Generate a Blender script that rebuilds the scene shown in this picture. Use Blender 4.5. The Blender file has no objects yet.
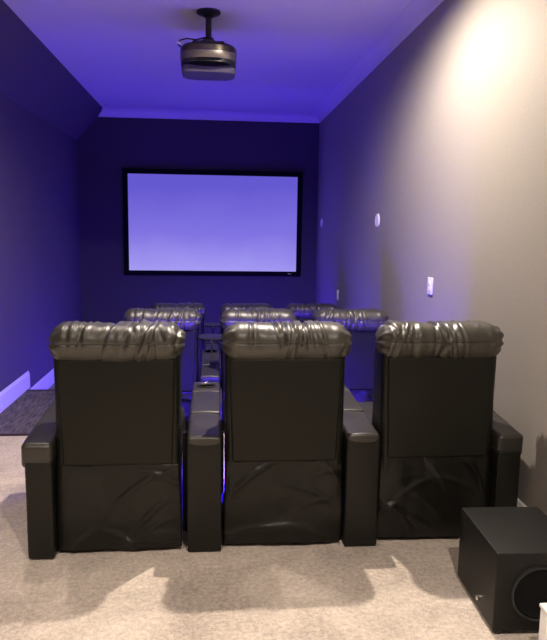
import bpy, bmesh, math, random
from mathutils import Vector, Matrix, noise

SC = bpy.context.scene
COL = SC.collection
PI = math.pi

# ------------------------------------------------------------------ materials
def new_mat(name):
    m = bpy.data.materials.new(name); m.use_nodes = True
    nt = m.node_tree
    return m, nt, nt.nodes['Principled BSDF']

def plain(name, col, rough=.5, metal=0.0, spec=.5, bump=0.0, scale=80.0, var=0.0):
    m, nt, b = new_mat(name)
    b.inputs['Roughness'].default_value = rough
    b.inputs['Metallic'].default_value = metal
    b.inputs['Specular IOR Level'].default_value = spec
    tc = nt.nodes.new('ShaderNodeTexCoord')
    n = nt.nodes.new('ShaderNodeTexNoise'); n.inputs['Scale'].default_value = scale; n.inputs['Detail'].default_value = 3
    nt.links.new(tc.outputs['Object'], n.inputs['Vector'])
    cr = nt.nodes.new('ShaderNodeValToRGB')
    cr.color_ramp.elements[0].position = .3; cr.color_ramp.elements[1].position = .7
    cr.color_ramp.elements[0].color = (*[c * (1 - var) for c in col], 1)
    cr.color_ramp.elements[1].color = (*[min(1, c * (1 + var)) for c in col], 1)
    nt.links.new(n.outputs['Fac'], cr.inputs['Fac'])
    nt.links.new(cr.outputs['Color'], b.inputs['Base Color'])
    if bump:
        bp = nt.nodes.new('ShaderNodeBump'); bp.inputs['Strength'].default_value = bump; bp.inputs['Distance'].default_value = .01
        nt.links.new(n.outputs['Fac'], bp.inputs['Height']); nt.links.new(bp.outputs['Normal'], b.inputs['Normal'])
    return m

def emit(name, col, strength):
    m, nt, b = new_mat(name)
    b.inputs['Base Color'].default_value = (.02, .02, .02, 1)
    b.inputs['Emission Color'].default_value = (*col, 1)
    b.inputs['Emission Strength'].default_value = strength
    return m

def leather(name, col, rough=.36, grain=.25, wr=.35, spec=.6):
    m, nt, b = new_mat(name)
    tc = nt.nodes.new('ShaderNodeTexCoord')
    v = nt.nodes.new('ShaderNodeTexVoronoi'); v.inputs['Scale'].default_value = 260
    n = nt.nodes.new('ShaderNodeTexNoise'); n.inputs['Scale'].default_value = 9; n.inputs['Detail'].default_value = 4
    n.inputs['Distortion'].default_value = .6
    for q in (v, n): nt.links.new(tc.outputs['Object'], q.inputs['Vector'])
    b1 = nt.nodes.new('ShaderNodeBump'); b1.inputs['Strength'].default_value = grain; b1.inputs['Distance'].default_value = .0012
    b2 = nt.nodes.new('ShaderNodeBump'); b2.inputs['Strength'].default_value = wr; b2.inputs['Distance'].default_value = .012
    nt.links.new(v.outputs['Distance'], b1.inputs['Height']); nt.links.new(n.outputs['Fac'], b2.inputs['Height'])
    nt.links.new(b2.outputs['Normal'], b1.inputs['Normal']); nt.links.new(b1.outputs['Normal'], b.inputs['Normal'])
    cr = nt.nodes.new('ShaderNodeValToRGB')
    cr.color_ramp.elements[0].color = (*[c * .8 for c in col], 1); cr.color_ramp.elements[1].color = (*[c * 1.25 for c in col], 1)
    nt.links.new(n.outputs['Fac'], cr.inputs['Fac']); nt.links.new(cr.outputs['Color'], b.inputs['Base Color'])
    mr = nt.nodes.new('ShaderNodeMapRange'); mr.inputs['To Min'].default_value = rough - .05; mr.inputs['To Max'].default_value = rough + .08
    nt.links.new(n.outputs['Fac'], mr.inputs['Value']); nt.links.new(mr.outputs['Result'], b.inputs['Roughness'])
    b.inputs['Specular IOR Level'].default_value = spec
    return m

def carpet(name, c0, c1, fine=170, blot=2.2):
    m, nt, b = new_mat(name)
    tc = nt.nodes.new('ShaderNodeTexCoord')
    f = nt.nodes.new('ShaderNodeTexNoise'); f.inputs['Scale'].default_value = fine; f.inputs['Detail'].default_value = 4; f.inputs['Roughness'].default_value = .7
    g = nt.nodes.new('ShaderNodeTexNoise'); g.inputs['Scale'].default_value = blot; g.inputs['Detail'].default_value = 5; g.inputs['Roughness'].default_value = .65
    g.inputs['Distortion'].default_value = .5
    k = nt.nodes.new('ShaderNodeTexNoise'); k.inputs['Scale'].default_value = 46; k.inputs['Detail'].default_value = 5; k.inputs['Roughness'].default_value = .7
    for q in (f, g, k): nt.links.new(tc.outputs['Object'], q.inputs['Vector'])
    a = nt.nodes.new('ShaderNodeMath'); a.operation = 'MULTIPLY_ADD'; a.inputs[1].default_value = .5
    nt.links.new(g.outputs['Fac'], a.inputs[0])
    a2 = nt.nodes.new('ShaderNodeMath'); a2.operation = 'MULTIPLY'; a2.inputs[1].default_value = .5
    nt.links.new(k.outputs['Fac'], a2.inputs[0]); nt.links.new(a2.outputs[0], a.inputs[2])
    a3 = nt.nodes.new('ShaderNodeMath'); a3.operation = 'MULTIPLY_ADD'; a3.inputs[1].default_value = .5
    nt.links.new(f.outputs['Fac'], a3.inputs[0]); nt.links.new(a.outputs[0], a3.inputs[2])
    cr = nt.nodes.new('ShaderNodeValToRGB')
    cr.color_ramp.elements[0].position = .60; cr.color_ramp.elements[1].position = .90
    cr.color_ramp.elements[0].color = (*c0, 1); cr.color_ramp.elements[1].color = (*c1, 1)
    nt.links.new(a3.outputs[0], cr.inputs['Fac']); nt.links.new(cr.outputs['Color'], b.inputs['Base Color'])
    bp = nt.nodes.new('ShaderNodeBump'); bp.inputs['Strength'].default_value = .8; bp.inputs['Distance'].default_value = .012
    nt.links.new(a3.outputs[0], bp.inputs['Height']); nt.links.new(bp.outputs['Normal'], b.inputs['Normal'])
    b.inputs['Roughness'].default_value = .95; b.inputs['Specular IOR Level'].default_value = .1
    b.inputs['Sheen Weight'].default_value = .15
    return m

def grain_mat(name, c0, c1):
    m, nt, b = new_mat(name)
    tc = nt.nodes.new('ShaderNodeTexCoord')
    mp = nt.nodes.new('ShaderNodeMapping'); mp.inputs['Scale'].default_value = (38, 5, 10)
    n = nt.nodes.new('ShaderNodeTexNoise'); n.inputs['Scale'].default_value = 1.6; n.inputs['Detail'].default_value = 6; n.inputs['Roughness'].default_value = .7
    nt.links.new(tc.outputs['Object'], mp.inputs['Vector']); nt.links.new(mp.outputs['Vector'], n.inputs['Vector'])
    cr = nt.nodes.new('ShaderNodeValToRGB')
    cr.color_ramp.elements[0].position = .35; cr.color_ramp.elements[1].position = .68
    cr.color_ramp.elements[0].color = (*c0, 1); cr.color_ramp.elements[1].color = (*c1, 1)
    nt.links.new(n.outputs['Fac'], cr.inputs['Fac']); nt.links.new(cr.outputs['Color'], b.inputs['Base Color'])
    bp = nt.nodes.new('ShaderNodeBump'); bp.inputs['Strength'].default_value = .4; bp.inputs['Distance'].default_value = .005
    nt.links.new(n.outputs['Fac'], bp.inputs['Height']); nt.links.new(bp.outputs['Normal'], b.inputs['Normal'])
    b.inputs['Roughness'].default_value = .8
    return m

def screen_mat(z0, z1):
    # the projected idle picture: a lavender field, paler towards its foot
    m, nt, b = new_mat('screen_picture')
    tc = nt.nodes.new('ShaderNodeTexCoord'); sp = nt.nodes.new('ShaderNodeSeparateXYZ')
    nt.links.new(tc.outputs['Object'], sp.inputs[0])
    n = nt.nodes.new('ShaderNodeTexNoise'); n.inputs['Scale'].default_value = 1.3; n.inputs['Detail'].default_value = 2
    nt.links.new(tc.outputs['Object'], n.inputs['Vector'])
    mr = nt.nodes.new('ShaderNodeMapRange'); mr.inputs['From Min'].default_value = z0; mr.inputs['From Max'].default_value = z1
    nt.links.new(sp.outputs['Z'], mr.inputs['Value'])
    ad = nt.nodes.new('ShaderNodeMath'); ad.operation = 'MULTIPLY_ADD'; ad.inputs[1].default_value = .25
    nt.links.new(n.outputs['Fac'], ad.inputs[0]); nt.links.new(mr.outputs['Result'], ad.inputs[2])
    cr = nt.nodes.new('ShaderNodeValToRGB')
    cr.color_ramp.elements[0].position = .1; cr.color_ramp.elements[0].color = (.38, .335, .87, 1)
    cr.color_ramp.elements[1].position = 1.1; cr.color_ramp.elements[1].color = (.13, .10, .62, 1)
    e = cr.color_ramp.elements.new(.5); e.color = (.22, .175, .74, 1)
    nt.links.new(ad.outputs[0], cr.inputs['Fac'])
    nt.links.new(cr.outputs['Color'], b.inputs['Emission Color'])
    b.inputs['Emission Strength'].default_value = SCREEN_E
    b.inputs['Base Color'].default_value = (.03, .03, .03, 1); b.inputs['Roughness'].default_value = .9
    b.inputs['Specular IOR Level'].default_value = .1
    return m

SCREEN_E = .80
LED_E = 400.0
BLUE = (.055, .014, 1.0)
M = dict(
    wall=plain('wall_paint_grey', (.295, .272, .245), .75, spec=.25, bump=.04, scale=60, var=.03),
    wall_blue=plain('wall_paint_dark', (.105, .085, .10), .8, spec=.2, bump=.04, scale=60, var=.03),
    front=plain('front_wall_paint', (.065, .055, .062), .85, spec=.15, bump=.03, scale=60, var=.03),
    ceil=plain('ceiling_paint', (.74, .70, .70), .85, spec=.2, bump=.03, scale=90, var=.02),
    white=plain('white_gloss_paint', (.82, .81, .80), .4, var=.02, scale=20),
    plastic=plain('white_plastic', (.85, .84, .82), .35, var=.01, scale=20),
    carpet=carpet('cream_carpet', (.33, .275, .235), (.80, .69, .60)),
    darkfloor=grain_mat('dark_grained_tread', (.022, .017, .016), (.24, .21, .21)),
    greyfloor=carpet('grey_carpet', (.16, .15, .15), (.32, .30, .30)),
    nosing=plain('dark_wood_nosing', (.035, .014, .011), .5, var=.2, scale=30),
    leather=leather('black_leather', (.0065, .0063, .0048), .42, .25, .30, .35),
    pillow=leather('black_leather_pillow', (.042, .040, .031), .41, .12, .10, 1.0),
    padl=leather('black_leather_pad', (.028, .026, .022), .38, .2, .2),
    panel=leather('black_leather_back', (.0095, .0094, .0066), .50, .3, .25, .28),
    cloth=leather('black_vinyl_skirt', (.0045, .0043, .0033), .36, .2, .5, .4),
    black=plain('black_plastic', (.012, .012, .013), .4, var=.1),
    cavity=plain('black_cup', (.004, .004, .004), .5),
    chrome=plain('chrome', (.7, .7, .7), .2, 1.0),
    vinyl=plain('black_wood_vinyl', (.0045, .0044, .0038), .5, spec=.35, bump=.15, scale=160, var=.15),
    cone=plain('black_cone', (.004, .004, .004), .8, spec=.15),
    velvet=plain('black_velvet', (.004, .004, .005), .9, spec=.1),
    silver=plain('brushed_bronze', (.30, .27, .22), .35, .8, var=.1),
    bronze=plain('dark_bronze', (.10, .085, .065), .3, .8, var=.3, scale=12),
    projgrey=plain('projector_underside', (.13, .12, .15), .8, spec=.2, var=.05),
    led=emit('blue_led', BLUE, LED_E),
    ledglint=emit('blue_glint', BLUE, 1.2),
    lamp=emit('warm_lamp', (1, .84, .66), 12.0),
    lampoff=plain('frosted_lens', (.6, .6, .6), .3),
)

# ------------------------------------------------------------------ helpers
def obj(name, bm, mat, parent=None, smooth=True, loc=None, angle=40):
    me = bpy.data.meshes.new(name)
    bmesh.ops.recalc_face_normals(bm, faces=bm.faces[:])
    if smooth:
        for f in bm.faces: f.smooth = True
        ca = math.radians(angle)
        for e in bm.edges:
            if len(e.link_faces) == 2 and e.calc_face_angle(0) > ca: e.smooth = False
    bm.to_mesh(me); bm.free()
    me.materials.append(mat)
    o = bpy.data.objects.new(name, me); COL.objects.link(o)
    if parent: o.parent = parent
    if loc: o.location = loc
    return o

def thing(name, label, cat, loc=(0, 0, 0), rotz=0, group=None):
    o = bpy.data.objects.new(name, None); COL.objects.link(o)
    o.empty_display_size = .1
    o.location = loc; o.rotation_euler = (0, 0, rotz); o['label'] = label; o['category'] = cat
    if group: o['group'] = group
    return o

def struct(name, bm, mat, label=None, smooth=False):
    o = obj(name, bm, mat, None, smooth); o['kind'] = 'structure'
    if label: o['label'] = label
    return o

def coords(h, r, n, k):
    if r <= 0: return [-h + 2 * h * i / n for i in range(n + 1)]
    a = [-h + r * i / k for i in range(k)]
    mid = [-(h - r) + 2 * (h - r) * i / n for i in range(n + 1)]
    return a + mid + [-x for x in reversed(a)]

def rbox(bm, c, s, r=.02, n=(6, 6, 6), k=4, disp=None, taper=None, rot=None):
    """rounded box, centre c, full size s; disp(p, dir)-> offset along dir; taper(p)->p"""
    h = [x / 2 for x in s]; r = min(r, min(h) * .999)
    cs = [coords(h[i], r, n[i], k) for i in range(3)]
    cache = {}
    def V(p):
        key = tuple(round(x, 6) for x in p)
        if key in cache: return cache[key]
        P = Vector(p)
        q = Vector([max(-(h[i] - r), min(h[i] - r, P[i])) for i in range(3)])
        d = P - q
        if d.length > 1e-9:
            d.normalize(); P = q + d * r
        else: d = Vector((0, 0, 1))
        if disp: P = P + d * disp(P, d)
        if taper: P = Vector(taper(P))
        if rot: P = rot @ P
        v = bm.verts.new(P + Vector(c)); cache[key] = v
        return v
    for ax in range(3):
        u, w = [(1, 2), (0, 2), (0, 1)][ax]
        for sgn in (-1, 1):
            for i in range(len(cs[u]) - 1):
                for j in range(len(cs[w]) - 1):
                    f = []
                    for a, b in ((i, j), (i + 1, j), (i + 1, j + 1), (i, j + 1)):
                        p = [0, 0, 0]; p[ax] = sgn * h[ax]; p[u] = cs[u][a]; p[w] = cs[w][b]
                        f.append(V(p))
                    try: bm.faces.new(f)
                    except ValueError: pass
    return bm

def box(bm, x0, x1, y0, y1, z0, z1):
    vs = [bm.verts.new((x, y, z)) for z in (z0, z1) for y in (y0, y1) for x in (x0, x1)]
    for f in ((0, 1, 3, 2), (4, 5, 7, 6), (0, 1, 5, 4), (2, 3, 7, 6), (0, 2, 6, 4), (1, 3, 7, 5)):
        bm.faces.new([vs[i] for i in f])
    return bm

def prism(bm, pts, a0, a1, axis='x'):
    """extrude a polygon; axis x: pts=(y,z); y: pts=(x,z); z: pts=(x,y)"""
    def P(p, a):
        return {'x': (a, p[0], p[1]), 'y': (p[0], a, p[1]), 'z': (p[0], p[1], a)}[axis]
    A = [bm.verts.new(P(p, a0)) for p in pts]; B = [bm.verts.new(P(p, a1)) for p in pts]
    bm.faces.new(A); bm.faces.new(B)
    for i in range(len(pts)):
        j = (i + 1) % len(pts); bm.faces.new((A[i], A[j], B[j], B[i]))
    return bm

def lathe(bm, prof, c=(0, 0, 0), n=32, axis='z', sx=1, sy=1):
    rings = []
    for r, z in prof:
        ring = []
        for i in range(n):
            a = 2 * PI * i / n; x, y = r * math.cos(a) * sx, r * math.sin(a) * sy
            p = {'z': (x, y, z), 'x': (z, x, y), 'y': (x, z, y)}[axis]
            ring.append(bm.verts.new((c[0] + p[0], c[1] + p[1], c[2] + p[2])))
        rings.append(ring)
    for k in range(len(rings) - 1):
        for i in range(n):
            bm.faces.new((rings[k][i], rings[k][(i + 1) % n], rings[k + 1][(i + 1) % n], rings[k + 1][i]))
    bm.faces.new(rings[0]); bm.faces.new(rings[-1])
    return bm

def tube(bm, pts, r, n=10):
    pts = [Vector(p) for p in pts]; rings = []
    for i, p in enumerate(pts):
        d = (pts[min(i + 1, len(pts) - 1)] - pts[max(i - 1, 0)]).normalized()
        u = d.orthogonal().normalized() if i == 0 else (rings_u - d * rings_u.dot(d)).normalized()
        rings_u = u; w = d.cross(u)
        rings.append([bm.verts.new(p + (u * math.cos(2 * PI * j / n) + w * math.sin(2 * PI * j / n)) * r) for j in range(n)])
    for k in range(len(rings) - 1):
        for j in range(n):
            bm.faces.new((rings[k][j], rings[k][(j + 1) % n], rings[k + 1][(j + 1) % n], rings[k + 1][j]))
    bm.faces.new(rings[0]); bm.faces.new(rings[-1])
    return bm

# ------------------------------------------------------------------ room
XL, XR, YF, YB, H = -2.0, 1.58, 10.1, -1.6, 3.23
E1, E2 = 4.865, 7.05            # platform edges
Z2, Z3 = -.205, -.41
T = .12
bm = bmesh.new(); box(bm, XL, XR, YB, E1 - .05, -.6, 0)
struct('floor', bm, M['carpet'], 'cream cut pile carpet on the rear platform')
bm = bmesh.new(); box(bm, XL, XR, E1 - .05, E2 - .05, -.6, Z2)
struct('floor', bm, M['darkfloor'], 'dark grained step one level down at the left')
bm = bmesh.new(); box(bm, XL, XR, E2 - .05, YF, -.6, Z3)
struct('floor', bm, M['greyfloor'], 'lowest grey carpeted level in front of the screen wall')
for (y, z, zb, nm) in ((E1, 0, Z2, 1), (E2, Z2, Z3, 2)):
    bm = bmesh.new(); rbox(bm, ((XL + XR) / 2, y - .024, z - .010), (XR - XL, .052, .028), .008, (1, 1, 1), 3)
    struct('trim_%d' % nm, bm, M['nosing'], 'dark nosing along the step edge')
# walls
bm = bmesh.new()
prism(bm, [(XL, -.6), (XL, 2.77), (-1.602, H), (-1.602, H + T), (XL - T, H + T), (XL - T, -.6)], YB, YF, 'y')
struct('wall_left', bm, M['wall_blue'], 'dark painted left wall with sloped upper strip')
bm = bmesh.new(); box(bm, XR, XR + T, YB, YF, -.6, H + T)
struct('wall_right', bm, M['wall'], 'grey painted right wall')
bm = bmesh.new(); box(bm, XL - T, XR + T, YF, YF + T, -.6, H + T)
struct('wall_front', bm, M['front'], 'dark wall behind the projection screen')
bm = bmesh.new(); box(bm, XL - T, XR + T, YB - T, YB, -.6, H + T)
struct('wall_back', bm, M['wall'])
bm = bmesh.new(); box(bm, -1.604, XR, YB, YF, H, H + T)
struct('ceiling', bm, M['ceil'])
# cornices
cv = [(0, 0), (0, -.112)] + [(.112 - .102 * math.cos(a), -.107 + .100 * math.sin(a)) for a in [PI / 2 * i / 6 for i in range(7)]] + [(.12, -.0)]
bm = bmesh.new(); prism(bm, [(YF - a, H + b) for a, b in cv], -1.68, XR, 'x')
struct('trim_3', bm, M['ceil'], 'coved cornice above the screen wall', True)
bm = bmesh.new(); prism(bm, [(XR - a, H + b) for a, b in cv], YB, YF - .005, 'y')
struct('trim_4', bm, M['ceil'], 'coved cornice along the right wall', True)
# baseboards
def baseboard(name, side, y0, y1, z0, hh):
    x = XL if side < 0 else XR; s = -side
    bm = bmesh.new()
    prism(bm, [(x, z0), (x + s * .018, z0), (x + s * .018, z0 + hh - .03), (x + s * .011, z0 + hh - .018), (x + s * .011, z0 + hh - .006), (x + s * .006, z0 + hh), (x, z0 + hh)], y0, y1, 'y')
    struct(name, bm, M['white'])
baseboard('baseboard_left', -1, YB, E1 - .0, .0, .17)
baseboard('baseboard_left', -1, E1 - .05, 7.16, Z2, .183)
baseboard('baseboard_left', -1, 7.0, YF, Z3, .175)
baseboard('baseboard_right', 1, YB, E1 - .0, .0, .165)
baseboard('baseboard_right', 1, E1 - .05, E2, Z2, .165)
baseboard('baseboard_right', 1, E2 - .05, YF, Z3, .165)
bm = bmesh.new(); prism(bm, [(YF, Z3), (YF - .018, Z3), (YF - .018, Z3 + .15), (YF - .006, Z3 + .17), (YF, Z3 + .17)], XL, XR, 'x')
struct('baseboard_front', bm, M['front'])

# ------------------------------------------------------------------ screen
sx0, sx1, sz0, sz1 = -1.345, 1.334, .812, 2.387
t = thing('projection_screen', 'wide framed projection screen glowing lavender on the dark front wall', 'screen', ((sx0 + sx1) / 2, YF, sz0))
W2, HH, b = (sx1 - sx0) / 2, sz1 - sz0, .072
bm = bmesh.new()
o4 = [(-W2, 0), (W2, 0), (W2, HH), (-W2, HH)]; i4 = [(-W2 + b, b), (W2 - b, b), (W2 - b, HH - b), (-W2 + b, HH - b)]
rows = []
for pts, ys in ((o4, (-.0, -.045, )), ):
    pass
prof = [(0, 0.0), (0, -.040), (.1, -.048), (.9, -.048), (1, -.040), (1, -.01)]
for k in range(4):
    pass
rings = []
for f, y in prof:
    rings.append([bm.verts.new((o4[k][0] * (1 - f) + i4[k][0] * f, y, o4[k][1] * (1 - f) + i4[k][1] * f)) for k in range(4)])
for a, c_ in zip(rings, rings[1:]):
    for k in range(4): bm.faces.new((a[k], a[(k + 1) % 4], c_[(k + 1) % 4], c_[k]))
obj('screen_frame', bm, M['velvet'], t, False)
bm = bmesh.new(); box(bm, -W2 + b - .005, W2 - b + .005, -.022, -.001, b - .005, HH - b + .005)
obj('screen_surface', bm, screen_mat(b, HH - b), t, False)
bm = bmesh.new(); rbox(bm, (W2 - .17, -.049, .036), (.06, .004, .014), .002, (1, 1, 1), 2)
obj('badge', bm, M['chrome'], t)

# ------------------------------------------------------------------ recliners
def wr_headrest(seed, w=.605):
    rnd = random.Random(seed)
    folds = []
    for i in range(17):
        folds.append((rnd.uniform(-w / 2 + .02, w / 2 - .02), rnd.uniform(-.55, .55), rnd.uniform(.005, .013), rnd.uniform(.003, .0085), rnd.choice((0, 0, 0, 1))))
    sd = seed * 7.3
    def disp(P, d):
        x, y, z = P
        v = 0
        top = max(0, min(1, (z + .035) / .06)); low = 1 - top
        back = max(0, -d.y)
        for fx, sl, wd, am, kind in folds:
            u = (x - fx - sl * (z * .8 + y * .25)) / wd
            k = (top if kind != 1 else 1) * (1 if kind else .8)
            v -= am * math.exp(-u * u) * k
            v += am * .7 * math.exp(-((u - 2.1) ** 2) * .5) * k
        # end gathers
        e = abs(x) / (w / 2)
        if e > .78:
            v += .006 * math.sin(math.atan2(z, y) * 11 + seed) * (e - .78) / .22
        v += .007 * noise.noise(Vector((x * 7 + sd, y * 9, z * 9)))
        v += .004 * noise.noise(Vector((x * 30 + sd, y * 8, z * 10)))
        # stitched seam across the rear and the hem below
        v -= .006 * math.exp(-((z - .006) / .004) ** 2) * back * (1 - min(1, (abs(x) / (w / 2)) ** 6))
        return v
    bm = bmesh.new()
    def taper(P):
        return (P.x * (.985 + .012 * math.cos(P.z * 12)), P.y * (1 - .1 * max(0, -P.z) / .09), P.z)
    rbox(bm, (0, 0, 0), (w, .225, .178), .078, (90, 6, 10), 9, disp, taper)
    return bm

def wr_skirt(seed, w=.582, h=.44):
    rnd = random.Random(seed); bm = bmesh.new()
    nx, nz = 60, 48; sd = seed * 3.1
    fl = [(rnd.uniform(-.25, .25), rnd.uniform(.05, .40), rnd.uniform(-1.1, 1.1), rnd.uniform(.07, .18), rnd.uniform(.006, .013)) for _ in range(8)]
    g = {}
    for s in (0, 1):
        for i in range(nx + 1):
            for j in range(nz + 1):
                u, v = i / nx, j / nz
                x = (u - .5) * w * (1.0 - .04 * v * v); z = .012 + v * (h - .012)
                y = -.006 * math.sin(PI * v) + .010 * noise.noise(Vector((x * 4 + sd, z * 5, 1))) + .004 * noise.noise(Vector((x * 13 + sd, z * 9, 4)))
                for fx, fz, an, ln, am in fl:
                    dx, dz = x - fx, z - fz
                    al = dx * math.cos(an) + dz * math.sin(an); ac = -dx * math.sin(an) + dz * math.cos(an)
                    ac += .15 * al * al / max(ln, .01)
                    y -= am * math.exp(-(ac / .014) ** 2) * math.exp(-(al / ln) ** 2)
                # pulled-in sides and hem
                y += .012 * (abs(u - .5) * 2) ** 8
                z -= (.008 * math.sin(u * 9 + seed) + .006) * v ** 6
                g[s, i, j] = bm.verts.new((x, y + s * .008, z))
    for i in range(nx):
        for j in range(nz):
            bm.faces.new((g[0, i, j], g[0, i + 1, j], g[0, i + 1, j + 1], g[0, i, j + 1]))
            bm.faces.new((g[1, i, j], g[1, i, j + 1], g[1, i + 1, j + 1], g[1, i + 1, j]))
    for i in range(nx):
        for j in (0, nz): bm.faces.new((g[0, i, j], g[0, i + 1, j], g[1, i + 1, j], g[1, i, j]))
    for j in range(nz):
        for i in (0, nx): bm.faces.new((g[0, i, j], g[0, i, j + 1], g[1, i, j + 1], g[1, i, j]))
    return bm

def soft(amp, f=8, sd=0):
    return lambda P, d: amp * noise.noise(Vector((P.x * f + sd, P.y * f, P.z * f)))

def armrest(parent, xin, xout):
    """end armrest between local x of inner and outer side"""
    s = 1 if xout > xin else -1; w = abs(xout - xin); cx = (xin + xout) / 2
    t_ = obj('armrest', rbox(bmesh.new(), (cx - s * .002, .40, .245), (w - .004, .84, .47), .012, (2, 6, 4), 3, soft(.002)), M['leather'], parent)
    def slope(P): return (P.x, P.y, P.z + .045 * max(0, min(1, (P.y + .42) / .5)) - .035 * max(0, (P.y - .32) / .12))
    obj('arm_pad', rbox(bmesh.new(), (cx + s * .005, .405, .500), (w + .012, .84, .115), .022, (4, 16, 3), 5, soft(.006, 6, xin), slope), M['padl'], t_)
    return t_

def console_pad(y0, y1, z, h=.07, w=.158, sd=0, sl=0):
    bm = bmesh.new()
    rbox(bm, (0, (y0 + y1) / 2, z), (w, y1 - y0, h), .016, (8, 8, 3), 4, soft(.003, 9, sd), lambda P: (P.x, P.y, P.z + P.y * sl + .004 * math.cos(P.x * PI / w)))
    return bm

HEAD = [wr_headrest(s) for s in (3, 11, 23)]
def mesh_of(bm, name, mat):
    me = bpy.data.meshes.new(name)
    bmesh.ops.recalc_face_normals(bm, faces=bm.faces[:])
    for f in bm.faces: f.smooth = True
    bm.to_mesh(me); bm.free(); me.materials.append(mat); return me
HEAD = [mesh_of(b_, 'headrest', M['pillow']) for b_ in HEAD]
SKIRT = [mesh_of(wr_skirt(s), 'rear_skirt', M['cloth']) for s in (5, 2, 9)]

def make_recliner(label, loc, k):
    t = thing('theater_recliner', label, 'recliner', loc, 0, 'leather recliners in three rows facing the screen')
    # shell of the backrest
    def lean(P):
        f = (P.z + .4) / .8
        return (P.x * (1 + .015 * f), P.y + .0 * f, P.z)
    bk = obj('backrest', rbox(bmesh.new(), (0, .135, .60), (.565, .21, .76), .035, (8, 4, 14), 5, soft(.004, 6, k), lean), M['leather'], t)
    pn = bmesh.new()
    rbox(pn, (0, .034, .69), (.515, .035, .50), .012, (24, 1, 24), 4,
         lambda P, d: (.0035 * noise.noise(Vector((P.x * 5 + k * 9, 2, P.z * 5))) if d.y < 0 else 0),
         lambda P: (P.x * (1 + .03 * P.z / .25), P.y - .010 * math.cos(P.x * PI / .54) * math.cos(P.z * PI / .52), P.z))
    obj('back_panel', pn, M['panel'], bk)
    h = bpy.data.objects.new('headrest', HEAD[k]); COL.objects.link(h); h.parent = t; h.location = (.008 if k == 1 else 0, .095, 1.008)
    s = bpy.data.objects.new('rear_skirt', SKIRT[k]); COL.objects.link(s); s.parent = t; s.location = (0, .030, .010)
    obj('base', rbox(bmesh.new(), (0, .45, .17), (.54, .80, .28), .012, (1, 1, 1), 2), M['black'], t)
    obj('seat', rbox(bmesh.new(), (0, .57, .40), (.55, .70, .18), .05, (10, 12, 3), 5, soft(.008, 5, k)), M['padl'], t)
    obj('lumbar_cushion', rbox(bmesh.new(), (0, .27, .68), (.52, .12, .42), .05, (8, 3, 10), 5, soft(.01, 6, k)), M['padl'], t)
    obj('footrest', rbox(bmesh.new(), (0, .905, .25), (.54, .07, .34), .025, (6, 2, 6), 4, soft(.004)), M['padl'], t)
    led = bmesh.new(); box(led, -.26, .26, .946, .954, .035, .06)
    obj('glow_strip', led, M['led'], t, False)
    return t

def copy_tree(o, parent=None):
    c = o.copy(); COL.objects.link(c); c.parent = parent
    for ch in list(o.children): copy_tree(ch, c)
    return c

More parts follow.
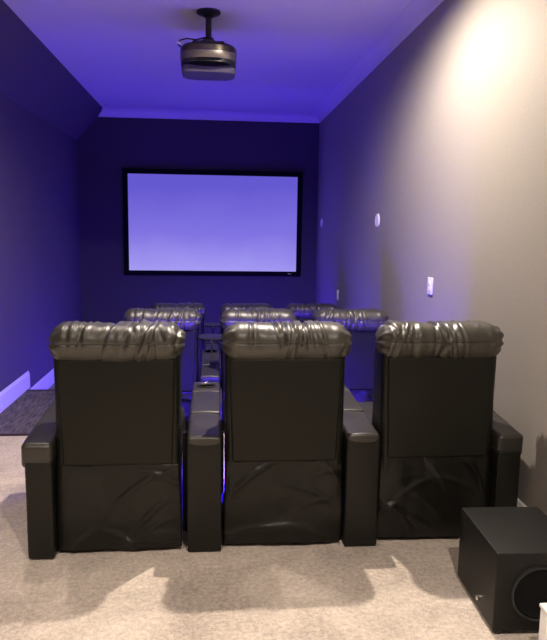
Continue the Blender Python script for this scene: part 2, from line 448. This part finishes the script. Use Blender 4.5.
def make_console(label, loc, tray, blk=(.09, .09)):
    t = thing('console_armrest', label, 'armrest', loc, 0, 'shared console armrests between recliners')
    def rise(P): return (P.x, P.y, P.z + .042 * max(0, min(1, (P.y + .47) / .70)) * (1 if P.z > 0 else 0))
    obj('console_body', rbox(bmesh.new(), (0, .475, .278), (.163, .95, .548), .012, (2, 24, 4), 3, soft(.0012), rise), M['leather'], t)
    obj('arm_pad', console_pad(.0, .335, .556, .05, .160, sd=1, sl=.060), M['padl'], t)
    obj('arm_pad', console_pad(.339, .715, .579, .05, .160, sd=4, sl=.045), M['padl'], t)
    for sx, far in () if tray else ((-1, blk[0]), (1, blk[1])):  # added dark slabs that block the blue glow through the seat gaps
        bm = bmesh.new(); a_, b_ = sorted((sx * .078, sx * far))
        box(bm, a_, b_, .24, .26, .0, .52)
        obj('gap_blocker', bm, M['cavity'], t, False)
    # cup section with a real hole
    bm = bmesh.new(); n = 32; cy, R = .850, .047
    cyl = []
    x0, x1, y0, y1 = -.080, .080, .719, .955; zt = .612
    pr = []
    for i in range(n):
        a = 2 * PI * i / n; dx, dy = math.cos(a), math.sin(a)
        tt = min([(x1 if dx > 0 else x0) / dx if abs(dx) > 1e-9 else 9, ((y1 - cy) if dy > 0 else (y0 - cy)) / dy if abs(dy) > 1e-9 else 9])
        pr.append((dx * tt, cy + dy * tt))
    # snap four corners
    for cxn, cyn in ((x0, y0), (x1, y0), (x1, y1), (x0, y1)):
        j = min(range(n), key=lambda q: (pr[q][0] - cxn) ** 2 + (pr[q][1] - cyn) ** 2); pr[j] = (cxn, cyn)
    def sh(p, f): return ((p[0]) * f, .837 + (p[1] - .837) * (1 - (1 - f) * .6))
    rr = [[bm.verts.new((math.cos(2 * PI * i / n) * R, cy + math.sin(2 * PI * i / n) * R, zt - .02)) for i in range(n)],
          [bm.verts.new((math.cos(2 * PI * i / n) * R, cy + math.sin(2 * PI * i / n) * R, zt)) for i in range(n)],
          [bm.verts.new((*sh(p, .86), zt)) for p in pr], [bm.verts.new((*sh(p, .96), zt - .005)) for p in pr],
          [bm.verts.new((*sh(p, 1), zt - .018)) for p in pr], [bm.verts.new((*p, .57)) for p in pr]]
    for a, c_ in zip(rr, rr[1:]):
        for i in range(n): bm.faces.new((a[i], a[(i + 1) % n], c_[(i + 1) % n], c_[i]))
    obj('cup_section', bm, M['padl'], t)
    cup = obj('cup_holder', lathe(bmesh.new(), [(.046, 0), (.046, .068), (.056, .070), (.058, .074), (.052, .076), (.043, .070), (.041, .006), (.001, .005)], (0, cy, .542), 32), M['cavity'], t)
    bm = bmesh.new(); lathe(bm, [(.011, 0), (.011, .006), (.008, .009), (.001, .010)], (.0, .925, zt - .001), 20)
    obj('seat_button', bm, M['chrome'], t)
    for sx in (-1, 1):
        bm = bmesh.new(); x = sx * .0845  # blue glint in the seat gap, made as a small glowing sliver
        box(bm, x - .0015, x + .0015, .14, .15, .14 if sx < 0 else .19, .20 if sx < 0 else .235)
        obj('glow_strip', bm, M['ledglint'], t, False)
    if tray:
        tt = obj('tray_table', rbox(bmesh.new(), (.01, .84, .745), (.26, .30, .018), .008, (6, 6, 1), 3,
                 None, lambda P: (P.x * (1 - .25 * (P.y / .15) ** 2), P.y * (1 - .2 * (P.x / .13) ** 2), P.z)), M['black'], t)
        obj('tray_post', lathe(bmesh.new(), [(.024, 0), (.024, .010), (.010, .014), (.010, .135), (.022, .14), (.022, .147)], (.01, .74, .590), 16), M['chrome'], tt)
        bm = bmesh.new(); lathe(bm, [(.030, 0), (.030, .012), (.001, .012)], (.01, .74, .592), 20)
        obj('tray_socket', bm, M['black'], tt)
    return t

P = .76
labels = [
    ['black leather recliner at left end of nearest row, pillowy headrest, back to viewer', 'middle black leather recliner of nearest row, back to viewer, between two consoles', 'black leather recliner at right end of nearest row, behind the subwoofer, beside grey wall'],
    ['dark recliner at left end of second row, behind the nearest left recliner', 'dark recliner in the middle of second row, headrest peeking over nearest middle recliner', 'dark recliner at right end of second row with blue-lit back, seen through the gap'],
    ['dark recliner at left end of front row, farthest left headrest near screen', 'dark recliner in the middle of front row, farthest middle headrest below screen', 'dark recliner at right end of front row, farthest headrest by the right corner']]
rows_ = [(.334, 3.0, 0), (.351, 5.15, Z2), (.363, 7.32, Z3)]
cons_l = [['console armrest with cup holder between left and middle recliners of nearest row', 'padded console armrest between middle and right recliners of nearest row'],
          ['console armrest with swivel tray between left and middle recliners of second row', 'console armrest between middle and right recliners of second row'],
          ['farthest console armrest with swivel tray between left and middle front-row recliners', 'farthest console armrest between middle and right front-row recliners']]
protos = []
for k in range(3):
    cx, y, z = rows_[0]
    r = make_recliner(labels[0][k], (cx + (k - 1) * P + (-.016, .004, 0)[k], (2.955, 2.97, 2.99)[k], z), k)
    if k == 0: armrest(r, -.290, -.415)
    if k == 2: armrest(r, .292, .412)
    protos.append(r)
cons = [make_console(cons_l[0][0], (-.043, 2.965, 0), False, (.112, .094)), make_console(cons_l[0][1], (.716, 2.975, 0), False)]
con_tray = None
for ri in (1, 2):
    cx, y, z = rows_[ri]
    for k in range(3):
        c = copy_tree(protos[k]); c.location = (cx + (k - 1) * P, y, z); c['label'] = labels[ri][k]
    if con_tray is None:
        con_tray = make_console(cons_l[1][0], (cx - P / 2, y, z), True); c = con_tray
    else:
        c = copy_tree(con_tray); c.location = (cx - P / 2, y, z); c['label'] = cons_l[ri][0]
    c = copy_tree(cons[1]); c.location = (cx + P / 2, y, z); c['label'] = cons_l[ri][1]
# aisle light strips on the outer side of the left armrests of the two lower rows
for o in list(COL.objects):
    if o.get('label') in (labels[1][0], labels[2][0], labels[2][2]):
        left = o['label'] in (labels[1][0], labels[2][0])
        bm = bmesh.new()
        xs = (-.430, -.4255) if left else (.4125, .417)
        box(bm, xs[0], xs[1], .15, .80, .03, .05)
        obj('glow_strip', bm, M['led'], o, False)

# ------------------------------------------------------------------ subwoofer
t = thing('subwoofer', 'black box subwoofer with round driver on the carpet at lower right', 'speaker', (1.248, 2.445, 0), -.045)
SW, SD, SH = .345, .42, .332
obj('cabinet', rbox(bmesh.new(), (0, 0, SH / 2 + .012), (SW, SD, SH - .012), .006, (1, 1, 1), 3), M['vinyl'], t)
wf = obj('driver', lathe(bmesh.new(), [(.102, .006), (.100, -.001), (.094, -.004), (.086, .0), (.080, .0035), (.045, .0037), (.035, .0025), (.002, .002)], (0, -SD / 2 - .004, SH / 2 + .008), 48, 'y'), M['cone'], t)
obj('driver_ring', lathe(bmesh.new(), [(.100, .004), (.100, -.010), (.104, -.014), (.110, -.012), (.114, -.004), (.114, .004)], (0, -SD / 2 + .001, SH / 2 + .008), 56, 'y'), M['black'], wf)
for sx in (-1, 1):
    for sy in (-1, 1):
        obj('foot', lathe(bmesh.new(), [(.018, 0), (.02, .004), (.02, .02)], (sx * (SW / 2 - .03), sy * (SD / 2 - .03), 0), 16), M['black'], t)
obj('knob', lathe(bmesh.new(), [(.004, .004), (.010, .003), (.011, -.010), (.008, -.012)], (-SW / 2, -.06, .07), 16, 'x'), M['chrome'], t)
# white thing at the very corner
t = thing('white_box', 'white upright edge in front of the subwoofer at bottom right corner', 'box', (1.262, 2.06, 0), .0)
obj('box_body', rbox(bmesh.new(), (0, 0, .108), (.20, .05, .216), .008, (1, 1, 1), 3), M['white'], t)
obj('box_lid', rbox(bmesh.new(), (0, 0, .222), (.206, .056, .016), .005, (1, 1, 1), 2), M['white'], t)

# ------------------------------------------------------------------ wall plates
def round_plate(label, y, z, rx):
    t = thing('wall_speaker', label, 'wall plate', (XR, y, z))
    obj('rim', lathe(bmesh.new(), [(rx, 0), (rx, -.010), (rx - .006, -.016), (rx - .012, -.014), (rx - .012, 0)], (0, 0, 0), 40, 'x'), M['plastic'], t)
    obj('cover', lathe(bmesh.new(), [(rx - .011, -.001), (rx - .011, -.012), (.02, -.016), (.004, -.016)], (0, 0, 0), 40, 'x'), M['plastic'], t)
round_plate('larger round white fitting on right wall, nearer of the two', 6.30, 1.63, .066)
round_plate('small round white fitting high on right wall close to the screen corner', 9.64, 1.63, .062)
def switch(label, y, z, toggles, w=.085, h=.13):
    t = thing('light_switch', label, 'switch', (XR, y, z))
    obj('plate', rbox(bmesh.new(), (-.006, 0, 0), (.012, w, h), .004, (1, 1, 1), 2), M['plastic'], t)
    for i in range(toggles):
        obj('rocker', rbox(bmesh.new(), (-.014, 0, (i - (toggles - 1) / 2) * .04), (.006, w * .4, .03), .002, (1, 1, 1), 2), M['white'], t)
switch('white rectangular switch plate on right wall above nearest right recliner', 4.66, 1.14, 2, .10, .125)
switch('small white plate on dark part of right wall above second row', 8.24, .71, 1, .08, .125)

# ------------------------------------------------------------------ projector
t = thing('projector', 'ceiling mounted projector with curved housing and dark pole', 'projector', (-.045, 5.50, H))
obj('ceiling_plate', lathe(bmesh.new(), [(.095, 0), (.095, -.014), (.085, -.022), (.05, -.030), (.03, -.05)], (0, .0, 0), 40), M['black'], t)
obj('pole', lathe(bmesh.new(), [(.024, -.02), (.024, -.215)], (0, 0, 0), 20), M['black'], t)
bm = bmesh.new(); lathe(bm, [(.026, -.195), (.038, -.20), (.045, -.215), (.075, -.235), (.13, -.252), (.13, -.270)], (0, 0, 0), 24)
mb = obj('mount_bracket', bm, M['black'], t)
for a in (.5, 2.64, 3.64, 5.78):
    bm = bmesh.new(); tube(bm, [(.03 * math.cos(a), .03 * math.sin(a), -.235), (.13 * math.cos(a), .12 * math.sin(a), -.243), (.17 * math.cos(a), .15 * math.sin(a), -.285)], .009, 8)
    obj('bracket_arm', bm, M['black'], mb)
def plan(n=64, a=.222, b_=.205, e=2.7):
    r = []
    for i in range(n):
        th = 2 * PI * i / n; c, s = math.cos(th), math.sin(th)
        r.append((a * math.copysign(abs(c) ** (2 / e), c), b_ * math.copysign(abs(s) ** (2 / e), s)))
    return r
def loft(bm, secs, oy=0, belly=0, **kw):
    pl = plan(**kw)
    rings = [[bm.verts.new((x * f, oy + y * f, z - belly * (1 - (x / .23) ** 2) * (1 if y < 0 else 0) * (k > 0))) for x, y in pl] for k, (f, z) in enumerate(secs)]
    n = len(rings[0])
    for a, c in zip(rings, rings[1:]):
        for i in range(n): bm.faces.new((a[i], a[(i + 1) % n], c[(i + 1) % n], c[i]))
    bm.faces.new(rings[0]); bm.faces.new(rings[-1])
    return bm
hs = obj('housing', loft(bmesh.new(), [(.66, -.268), (.84, -.272), (.93, -.280), (.975, -.296), (.975, -.42)]), M['black'], t)
obj('upper_band', loft(bmesh.new(), [(.97, -.292), (1.0, -.297), (1.005, -.337), (.985, -.342)]), M['bronze'], hs)
obj('trim_band', loft(bmesh.new(), [(.97, -.338), (1.003, -.340), (1.0, -.385), (.97, -.395)]), M['silver'], hs)
obj('belly', loft(bmesh.new(), [(.93, -.385), (.93, -.400), (.80, -.418), (.55, -.424)], -.01, .016), M['cone'], hs)
obj('underside', loft(bmesh.new(), [(.97, -.38), (.97, -.455), (.955, -.472), (.90, -.478)], .07, 0, b_=.16, e=4), M['projgrey'], t)
bm = bmesh.new(); lathe(bm, [(.05, .0), (.055, .03), (.04, .032), (.03, .01), (.002, .005)], (.0, .20, -.355), 28, 'y')
obj('lens', bm, M['black'], t)
bm = bmesh.new(); tube(bm, [(-.03, -.01, -.20), (-.10, -.03, -.225), (-.17, -.05, -.222), (-.222, -.06, -.24), (-.238, -.06, -.275), (-.20, -.06, -.30)], .006, 8)
obj('cable', bm, M['black'], t)
bm = bmesh.new(); rbox(bm, (-.228, -.06, -.262), (.04, .02, .016), .003, (1, 1, 1), 2)
obj('plug', bm, M['plastic'], t)

# ------------------------------------------------------------------ downlights
def downlight(label, x, y, watts, size=130, blend=.55):
    t = thing('downlight', label, 'ceiling light', (x, y, H), 0, 'recessed ceiling downlights')
    obj('trim_ring', lathe(bmesh.new(), [(.048, .0), (.048, -.004), (.056, -.010), (.068, -.008), (.072, 0)], (0, 0, 0), 36), M['white' if watts else 'ceil'], t)
    obj('lens', lathe(bmesh.new(), [(.047, -.001), (.047, -.005), (.002, -.006)], (0, 0, 0), 36), M['lamp' if watts else 'ceil'], t)
    if watts:
        l = bpy.data.lights.new('bulb', 'SPOT'); l.energy = watts; l.color = (1.0, .865, .725)
        l.spot_size = math.radians(size); l.spot_blend = blend; l.shadow_soft_size = .03
        lo = bpy.data.objects.new('bulb', l); COL.objects.link(lo); lo.parent = t; lo.location = (0, 0, -.02)
downlight('unlit recessed downlight in blue ceiling left of the projector', -1.10, 8.06, 0)
downlight('unlit recessed downlight in blue ceiling right of the projector', .614, 7.95, 0)
downlight('lit recessed downlight above the nearest row by the right wall', .57, 3.95, 370, 168, .55)
downlight('lit recessed downlight above the nearest row by the left wall', -1.03, 3.9, 85, 100, .5)
downlight('lit recessed downlight behind the camera on the right', .57, .2, 230, 124, .5)
downlight('lit recessed downlight behind the camera on the left', -1.03, .2, 230, 112, .5)

# ------------------------------------------------------------------ world, camera
w = bpy.data.worlds.new('world'); SC.world = w; w.use_nodes = True
w.node_tree.nodes['Background'].inputs['Color'].default_value = (.01, .01, .012, 1)
w.node_tree.nodes['Background'].inputs['Strength'].default_value = .3

f, yaw, pit, rol = 656.4, math.radians(5.2488), math.radians(-7.9437), math.radians(.8209)
def ray(px, py):
    a, b = px * math.cos(rol) + py * math.sin(rol), -px * math.sin(rol) + py * math.cos(rol)
    r, u, d = a / f, -b / f, 1
    yr = d * math.cos(pit) - u * math.sin(pit); Z = d * math.sin(pit) + u * math.cos(pit)
    return Vector((r * math.cos(yaw) + yr * math.sin(yaw), -r * math.sin(yaw) + yr * math.cos(yaw), Z))
F = ray(0, 0); R = (ray(1, 0) - F).normalized(); U = (F - ray(0, 1)).normalized(); Bk = -F.normalized()
cd = bpy.data.cameras.new('camera'); cam = bpy.data.objects.new('camera', cd); COL.objects.link(cam)
cam.matrix_world = Matrix(((R.x, U.x, Bk.x, 0), (R.y, U.y, Bk.y, 0), (R.z, U.z, Bk.z, 1.54), (0, 0, 0, 1)))
cd.sensor_fit = 'HORIZONTAL'; cd.sensor_width = 36; cd.lens = f / 547 * 36; cd.clip_start = .05
SC.camera = cam
vs = SC.view_settings
SC.display_settings.display_device = 'sRGB'
vs.view_transform = 'Standard'; vs.look = 'None'; vs.gamma = 1; vs.use_curve_mapping = False; vs.exposure = .3
